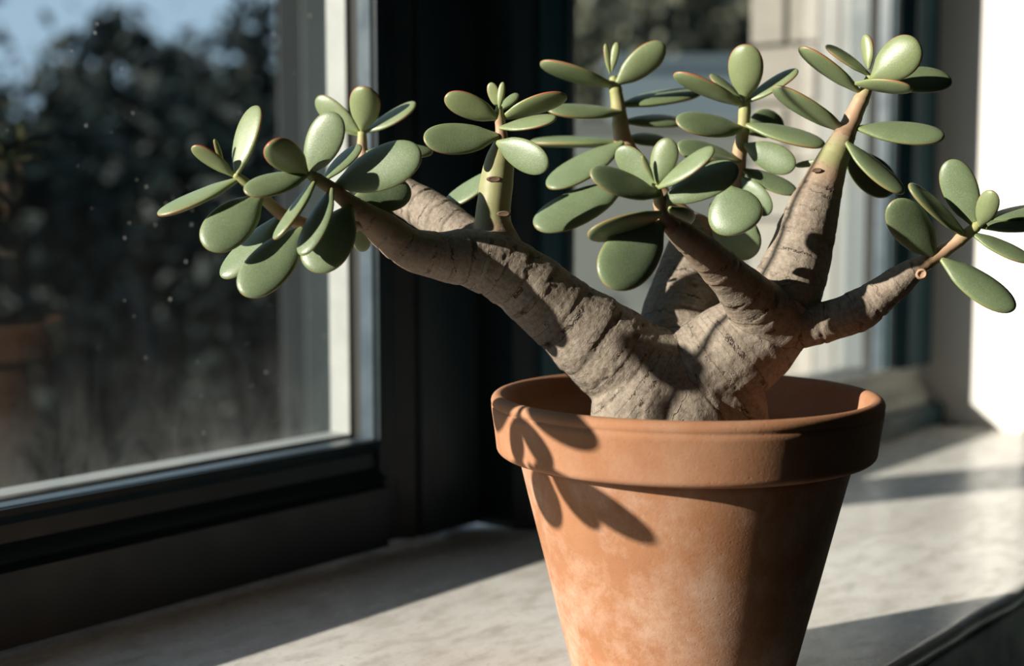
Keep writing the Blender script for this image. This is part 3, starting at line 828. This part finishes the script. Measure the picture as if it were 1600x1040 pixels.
# leaves: stem, base u v, tip u v, apparent width px, base depth cm, tip depth minus base depth cm, face (+1 upper face seen, -1 underside), youth 0..1
LEAVES = [
    # far-left rosette
    ('B', 372, 280, 246, 335, 24, -5.6, -0.6, 1, .35), ('B', 369, 275, 402, 165, 36, -5.7, 0.6, 1, .55), ('B', 366, 275, 300, 229, 25, -5.6, -0.8, -1, .85),
    ('B', 350, 262, 335, 217, 9, -5.6, -0.2, 1, 1), ('B', 408, 306, 322, 388, 68, -5.4, -1.6, 1, .1), ('B', 440, 336, 346, 433, 42, -4.6, -0.6, 1, .1),
    # second rosette
    ('A', 481, 272, 527, 177, 56, -5.7, -0.5, 1, .15), ('A', 480, 271, 419, 224, 50, -5.9, -1.8, -1, .75), ('A', 481, 273, 382, 300, 37, -5.9, -1.6, 1, .25),
    ('A', 492, 283, 429, 374, 20, -6.0, -1.4, 1, .2), ('A', 519, 294, 472, 399, 37, -5.8, -1.6, 1, .05), ('A', 548, 322, 487, 424, 74, -5.2, -1.2, 1, .1),
    ('A', 474, 356, 380, 461, 68, -5.2, -1.9, 1, .05), ('A', 524, 290, 658, 237, 68, -5.0, -0.8, 1, .1), ('A', 506, 282, 562, 226, 32, -4.6, 1.2, 1, .2),
    ('A', 572, 238, 676, 236, 24, 2.0, 1.0, 1, .1), ('A', 548, 316, 642, 296, 54, -4.2, 1.0, -1, .05), ('A', 552, 336, 571, 392, 24, -2.0, 1.0, 1, .2),
    # rosette behind
    ('C', 566, 205, 571, 135, 48, 3.9, -1.2, -1, .7), ('C', 562, 207, 494, 154, 36, 4.1, 0.8, -1, .4), ('C', 571, 206, 650, 161, 23, 4.0, -0.4, 1, .45), ('C', 566, 213, 520, 186, 17, 4.2, 0.8, 1, .3),
    # upright green stem
    ('D', 781, 186, 695, 151, 39, -0.6, -0.5, -1, .75), ('D', 783, 185, 886, 150, 31, -0.4, -0.6, -1, .6), ('D', 780, 200, 869, 185, 22, -0.9, -1.2, 1, .45),
    ('D', 780, 212, 662, 218, 53, -0.8, -1.2, 1, .25), ('D', 776, 222, 857, 260, 46, -1.2, -1.8, 1, .15), ('D', 788, 220, 831, 227, 15, -0.2, 1.6, 1, .2),
    ('D', 780, 170, 766, 129, 17, -0.4, 0.0, 1, .95), ('D', 780, 170, 786, 128, 12, -0.7, 0.0, 1, 1), ('D', 784, 172, 806, 146, 20, 0.0, 1.2, 1, .4), ('D', 784, 262, 693, 320, 40, 1.8, 0.8, 1, .1),
    # tall thin stem
    ('E', 961, 134, 844, 98, 28, 5.9, -0.4, -1, .4), ('E', 962, 132, 1038, 69, 39, 5.8, -0.6, -1, .45), ('E', 953, 116, 946, 68, 10, 5.9, 0, 1, 1), ('E', 956, 112, 964, 66, 13, 5.9, 0, 1, .95),
    ('E', 972, 176, 855, 171, 24, 5.6, -1.2, 1, .25), ('E', 972, 164, 1094, 143, 26, 6.4, 1.4, 1, .1), ('E', 976, 190, 1068, 190, 22, 6.4, 1.2, 1, .1), ('E', 970, 224, 828, 222, 15, 6.0, 1.0, 1, .15),
    ('E', 974, 222, 856, 293, 43, 5.0, -1.4, 1, .1), ('E', 978, 286, 836, 355, 58, 3.8, -1.6, 1, .05), ('E', 978, 218, 1040, 218, 22, 6.2, 1.4, 1, .05),
    # middle rosette
    ('F', 1164, 156, 1166, 69, 54, 3.3, -1.0, -1, .65), ('F', 1161, 164, 1053, 115, 28, 3.3, -0.6, -1, .5), ('F', 1160, 156, 1110, 116, 15, 3.7, 0.8, 1, .45), ('F', 1165, 160, 1247, 109, 23, 3.4, -0.4, 1, .5),
    ('F', 1163, 202, 1057, 191, 48, 3.2, -1.6, 1, .15), ('F', 1165, 195, 1289, 227, 28, 3.3, -1.2, 1, .2), ('F', 1163, 226, 1242, 262, 45, 3.2, -1.4, 1, .1), ('F', 1168, 208, 1219, 184, 48, 4.2, 1.8, -1, .05),
    ('F', 1156, 251, 1058, 228, 36, 3.4, -0.8, 1, .1), ('F', 1157, 254, 1100, 242, 13, 3.3, -1.2, 1, .2), ('F', 1158, 264, 1245, 301, 28, 3.6, -0.6, 1, .05), ('F', 1158, 276, 1203, 334, 36, 3.6, -1.0, 1, .05),
    ('F', 1132, 290, 1160, 364, 86, 0.6, -1.2, 1, .05), ('F', 1112, 316, 1178, 401, 66, 2.6, -0.5, 1, .05),
    # right rosette
    ('G', 1362, 124, 1436, 66, 62, 0.5, -1.4, -1, .6), ('G', 1358, 108, 1351, 54, 22, 1.0, 0.4, -1, .85), ('G', 1359, 118, 1290, 71, 17, 1.0, 0.4, 1, .45), ('G', 1343, 143, 1249, 74, 27, 0.7, -0.4, -1, .4),
    ('G', 1336, 130, 1426, 138, 23, -0.6, -1.8, -1, .5), ('G', 1366, 130, 1486, 124, 42, 1.2, 0.8, 1, .2), ('G', 1322, 205, 1208, 136, 32, 0.8, -0.4, -1, .25), ('G', 1338, 200, 1476, 212, 37, 0.6, -0.6, 1, .15),
    ('G', 1322, 222, 1412, 302, 30, -0.2, -1.4, 1, .15), ('G', 1318, 238, 1396, 300, 44, 1.8, 1.4, 1, .05), ('G', 1296, 250, 1242, 259, 11, 1.6, 1.4, 1, .15),
    # front rosette
    ('H', 1033, 306, 922, 270, 42, -6.8, -1.2, 1, .2), ('H', 1025, 290, 964, 233, 42, -6.3, 0.8, 1, .2), ('H', 1026, 288, 1046, 216, 42, -6.6, -0.3, -1, .35), ('H', 1022, 284, 1003, 243, 9, -6.8, -0.2, 1, .9),
    ('H', 1028, 294, 1116, 232, 29, -6.8, -1.2, 1, .3), ('H', 1034, 315, 1153, 260, 56, -6.5, -0.4, 1, .1), ('H', 1036, 332, 918, 366, 37, -6.8, -1.2, -1, .2), ('H', 1034, 345, 946, 445, 88, -6.4, -2.2, 1, .05),
    ('H', 1046, 324, 1078, 350, 36, -5.8, 1.8, 1, .05),
    # far-right rosette
    ('I', 1462, 402, 1393, 315, 50, -3.2, -1.2, 1, .1), ('I', 1508, 368, 1420, 289, 25, -3.4, -0.8, 1, .15), ('I', 1524, 354, 1482, 250, 46, -3.4, 0.3, 1, .1), ('I', 1530, 354, 1552, 298, 34, -3.8, -1.2, -1, .6),
    ('I', 1530, 354, 1632, 344, 31, -3.4, 0.6, 1, .05), ('I', 1536, 346, 1640, 324, 24, -3.0, 1.0, 1, .05), ('I', 1518, 364, 1612, 408, 25, -3.5, -0.8, 1, .15), ('I', 1470, 404, 1586, 483, 47, -3.3, -1.2, 1, .1),
]
for i, (st, bu, bv, tu, tv, wp, d0, dd, face, yo) in enumerate(LEAVES):
    rng = random.Random(i * 13 + 5)
    b, t = P(bu, bv, d0), P(tu, tv, d0 + dd)
    Ln = (t - b).length
    px = pxm(d0 + dd * 0.5)
    bud = wp < 14 and Ln < 0.022
    wt = max(wp * px, 0.44 * Ln) if not bud else wp * px
    if (yo >= .9): wt = wp * px * 1.02
    thick = min(0.27 * wt, 0.0066) if not bud else wt * 0.6
    thick = max(thick, 0.0026 if not bud else 0.0015)
    ap = min(1.0, max(0.0, (wp * px - thick * 0.55) / max(wt - thick * 0.55, 1e-5)))
    rho = math.acos(ap)
    ax = (t - b).normalized()
    c = (b + t) * 0.5
    view = (CAM - c).normalized(); view = (view - ax * view.dot(ax)).normalized()
    perp = ax.cross(view)
    if perp.z < 0: perp = -perp
    nrm = view * (face * math.cos(rho)) + perp * math.sin(rho)
    if rho < math.radians(38) and not bud and wp < 86:           # broad leaves turn their shown face somewhat to the light
        toward = -SUN_DIR - ax * (-SUN_DIR).dot(ax)
        vis = nrm * face
        toward = toward - vis * toward.dot(vis)
        if toward.length > 0.1:
            k = math.radians(24 if face > 0 else 16)
            nrm = (vis * math.cos(k) + toward.normalized() * math.sin(k)) * face
            wt /= math.cos(k)
    leaf_obj(stems[st], b, t, wt, nrm, thick, rng.uniform(-0.06, 0.10), yo, rng.uniform(-0.03, 0.03) + 0.05 * (yo > .5))

# scars and stub as sub-parts of the trunk
for (u, v, d, r) in ((772, 280, -1.42, 0.0034), (787, 334, -1.62, 0.0032), (1276, 266, -0.28, 0.0026), (1440, 370, -4, 0.0)):
    if r: small_disc('leaf_scar', u, v, d + 0.0, r, 0.0003, M['scar'], trunk, 0.40)
stub = small_disc('pruned_stub', 1440, 428, -4.35, 0.0026, 0.0016, M['cut'], trunk, 0.95)

# ------------------------------------------------------------------ jade plant added unseen left of the frame, to throw leaf shadows on pot and trunk
def pot_hit(u, v, lip):
    """point of the pot's outer face seen at a pixel"""
    r = ray(u, v); best = None
    for k in np.arange(0.5, 0.9, 0.0004):
        p = CAM + r * k
        rr = math.hypot(p.x - PCX, p.y - PCY)
        if lip: lim = R_LIPB + (R_RIM - R_LIPB) * (p.z - Z_LIPB) / (RIMZ - Z_LIPB)
        else: lim = R_BASE + (R_BODY - R_BASE) * p.z / Z_LIPB
        if rr <= lim: return p
    return None
D2 = 0.37
axis_pt = Vector((PCX, PCY, 0.11)) - SUN_DIR * (D2 + 0.03)
def back(p):
    """follow the light back from the pot to the plane of the hanging twig"""
    k = (axis_pt - p).dot(SUN_DIR)
    return p + SUN_DIR * k
sp2 = Vector((0.10, 0.45, 0.0))
shadow_plant = empty('jade_plant', sp2)
tag(shadow_plant, 'added unseen jade plant, its drooping twig placed to cast leaf shadows on the pot and trunk', 'plant')
shadow_plant_pot = empty('flower_pot', sp2)
tag(shadow_plant_pot, 'added unseen low terracotta pot holding the shadow-casting jade plant', 'flower pot')
lathe('body', [(0.010, 0.001), (0.034, 0.0005), (0.046, 0.080), (0.050, 0.081), (0.052, 0.100), (0.047, 0.101), (0.043, 0.082), (0.030, 0.008), (0.010, 0.008)], M['terracotta'], shadow_plant_pot, 48, sp2.x, sp2.y)
v_, f_ = [], []
for i in range(9):
    for k in range(32):
        a = 6.2832 * k / 32; r = 0.0425 * i / 8
        v_.append((sp2.x + r * math.cos(a), sp2.y + r * math.sin(a), 0.084 + 0.002 * noise.noise(Vector((r * 300 * math.cos(a), r * 300 * math.sin(a), 2)))))
for i in range(8):
    for k in range(32):
        k2 = (k + 1) % 32
        f_.append((i * 32 + k, i * 32 + k2, (i + 1) * 32 + k2, (i + 1) * 32 + k))
tag(mesh_obj('potting_soil', v_, f_, M['soil'], None, True), 'dark potting soil inside the added unseen low pot', 'soil', None, 'stuff')
SH = [((812, 626), (938, 694), 58, True), ((806, 616), (772, 658), 62, True), ((807, 648), (866, 732), 44, True), ((806, 652), (808, 722), 50, True),
      ((848, 731), (850, 812), 96, False), ((856, 733), (936, 825), 44, False), ((866, 733), (1022, 845), 52, False)]
node = [back(pot_hit(808, 612, True)), back(pot_hit(809, 655, True)), back(pot_hit(846, 738, False))]
top2 = node[0] + Vector((-0.006, 0.004, 0.33))
path = [sp2 + Vector((0, 0, 0.082)), sp2 + Vector((0.004, 0.012, 0.16)), sp2 + Vector((-0.01, 0.0, 0.40)), sp2 + Vector((0.0, 0.01, 0.60)), (sp2 + Vector((0, 0, 0.66)) + top2 + Vector((0, 0, 0.06))) * 0.5, top2, node[0] + Vector((0, 0, 0.15))] + node
rr = [0.007, 0.0055, 0.0042, 0.0032, 0.0026, 0.0020, 0.0017, 0.0018, 0.0020, 0.0015]
sp = spline([(*p, r) for p, r in zip(path, rr)], 8)
vv, ff = tube_arrays([Vector(a[:3]) for a in sp], [a[3] for a in sp], 12)
shadow_plant_stem = mesh_obj('stem', vv, ff, M['stem'], shadow_plant, True)
q = shadow_plant_stem.data.attributes.new('along', 'FLOAT', 'POINT'); q.data.foreach_set('value', [min(1, i / len(vv)) for i in range(len(vv))])
for i, (b, t, w, lip) in enumerate(SH):  # leaves face the sun squarely, sized by the shadow each casts on the pot
    pb, pt = pot_hit(*b, lip), pot_hit(*t, lip)
    if pb is None or pt is None: continue
    pb, pt = back(pb), back(pt)
    leaf_obj(shadow_plant_stem, pb, pt, max(w * pxm(-8), 0.012), -SUN_DIR, 0.004, 0.03, 0.1)

pb, pt = back(P(1138, 582, -2.0)), back(P(1000, 566, -2.4))  # extra leaf added for the oval shadow on the trunk
leaf_obj(shadow_plant_stem, pb, pt, 0.026, -SUN_DIR, 0.0045, 0.02, 0.1)

# ------------------------------------------------------------------ outdoors
GZ = -1.3
tag(box_obj('ground', (-30, 40, 0.98, 60, GZ - 0.2, GZ), M['ground']), 'dark garden ground outside the windows', None, None, 'structure')

def foliage(name, c, rad, n, size, mat, parent, seed, clumps=24):
    rng = np.random.default_rng(seed)
    cc = rng.normal(size=(clumps, 3)); cc /= np.linalg.norm(cc, axis=1)[:, None]
    cc *= (0.45 + 0.5 * rng.random((clumps, 1)))
    idx = rng.integers(0, clumps, n)
    p = cc[idx] + rng.normal(size=(n, 3)) * 0.17
    p = p * np.array(rad) + np.array(c)
    a = rng.normal(size=(n, 3)); a /= np.linalg.norm(a, axis=1)[:, None]
    b = np.cross(a, rng.normal(size=(n, 3))); b /= np.linalg.norm(b, axis=1)[:, None]
    s = size * (0.6 + 0.8 * rng.random((n, 1)))
    v = np.stack([p - a * s, p + b * s * 0.5, p + a * s, p - b * s * 0.5], 1).reshape(-1, 3)
    f = np.arange(n * 4).reshape(-1, 4)
    me = bpy.data.meshes.new(name)
    me.from_pydata(v.tolist(), [], f.tolist()); me.materials.append(mat)
    o = bpy.data.objects.new(name, me)
    return link(o, parent)

def tree(label, u, v_top, v_bot, wpx, dist, n, size, mat, seed, clumps, trunk_r=0.05, cat='tree', name='garden_tree'):
    top, bot = at(u, v_top, dist), at(u, v_bot, dist)
    c = (top + bot) * 0.5
    root = empty(name, (c.x, c.y, GZ))
    tag(root, label, cat, 'greenery outside the windows')
    rx = wpx * 0.5 * dist / FPX
    foliage('foliage', c, (rx, rx, (top.z - bot.z) * 0.5), n, size, mat, root, seed, clumps)
    pts = [Vector((c.x, c.y, GZ)), Vector((c.x + 0.05, c.y, (GZ + c.z) / 2)), Vector((c.x - 0.03, c.y + 0.02, c.z)), Vector((c.x, c.y, top.z - 0.15 * (top.z - bot.z)))]
    s_ = spline([(*p, r) for p, r in zip(pts, (trunk_r, trunk_r * .8, trunk_r * .55, trunk_r * .2))], 5)
    v, f = tube_arrays([Vector(a[:3]) for a in s_], [a[3] for a in s_], 8)
    mesh_obj('trunk', v, f, M['tree_trunk'], root, True)
    return root
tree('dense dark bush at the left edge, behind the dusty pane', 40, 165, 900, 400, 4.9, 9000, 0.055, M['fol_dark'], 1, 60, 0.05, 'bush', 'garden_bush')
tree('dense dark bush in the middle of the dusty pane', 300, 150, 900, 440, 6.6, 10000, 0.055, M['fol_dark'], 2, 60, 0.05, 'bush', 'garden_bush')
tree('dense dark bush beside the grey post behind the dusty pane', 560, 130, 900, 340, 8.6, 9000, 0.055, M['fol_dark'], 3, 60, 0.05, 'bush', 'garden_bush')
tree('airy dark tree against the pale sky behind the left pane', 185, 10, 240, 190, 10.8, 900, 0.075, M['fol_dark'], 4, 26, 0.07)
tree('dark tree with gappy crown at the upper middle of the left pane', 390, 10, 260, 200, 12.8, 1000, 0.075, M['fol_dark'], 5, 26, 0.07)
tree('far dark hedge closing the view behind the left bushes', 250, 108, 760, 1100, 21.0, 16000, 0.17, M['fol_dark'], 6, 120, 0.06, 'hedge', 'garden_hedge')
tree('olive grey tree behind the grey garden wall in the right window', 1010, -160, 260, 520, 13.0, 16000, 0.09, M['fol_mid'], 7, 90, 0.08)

# grey outdoor post seen through the left pane
def outdoor_box(name, u0, u1, dist, depth, z0, z1, mat, parent, bevel=0.0):
    """upright slab facing the viewer: its face spans u0..u1 at the given distance"""
    a, b = at(u0, 312, dist), at(u1, 312, dist)
    bm = bmesh.new()
    f = FWD * depth
    vs = [bm.verts.new((p.x, p.y, z)) for z in (z0, z1) for p in (a, b, b + f, a + f)]
    for q in ((0, 3, 2, 1), (4, 5, 6, 7), (0, 1, 5, 4), (1, 2, 6, 5), (2, 3, 7, 6), (3, 0, 4, 7)):
        bm.faces.new([vs[i] for i in q])
    return bm_obj(name, bm, mat, parent, bevel=bevel)
pb = at(475, 312, 1.75)
post = empty('veranda_post', (pb.x, pb.y, GZ))
tag(post, 'grey two-step outdoor post just outside the left pane', 'post')
outdoor_box('dark_board', 436, 476, 1.78, 0.03, GZ, 2.6, M['post_grey'], post, 0.002)
outdoor_box('light_board', 474, 530, 1.74, 0.05, GZ, 2.6, M['post_light'], post, 0.002)

# low garden wall and shed seen through the right window
gb = at(1000, 312, 8.0)
gw = empty('garden_wall', (gb.x, gb.y, GZ))
tag(gw, 'low grey garden wall blurred behind the right window', 'wall')
outdoor_box('wall', 760, 1200, 8.0, 0.2, GZ, 0.255 + 0.40, M['garden_wall'], gw)
outdoor_box('coping', 756, 1202, 7.97, 0.26, 0.655, 0.70, M['garden_wall'], gw, 0.01)
sb = at(1050, 312, 9.2)
shed = empty('garden_shed', (sb.x, sb.y, GZ))
tag(shed, 'blue-grey garden shed above the low wall in the right window', 'shed')
outdoor_box('wall', 960, 1172, 9.2, 0.6, GZ, 1.10, M['shed'], shed)
outdoor_box('roof', 950, 1173, 9.15, 0.7, 1.10, 1.16, M['shed'], shed, 0.01)
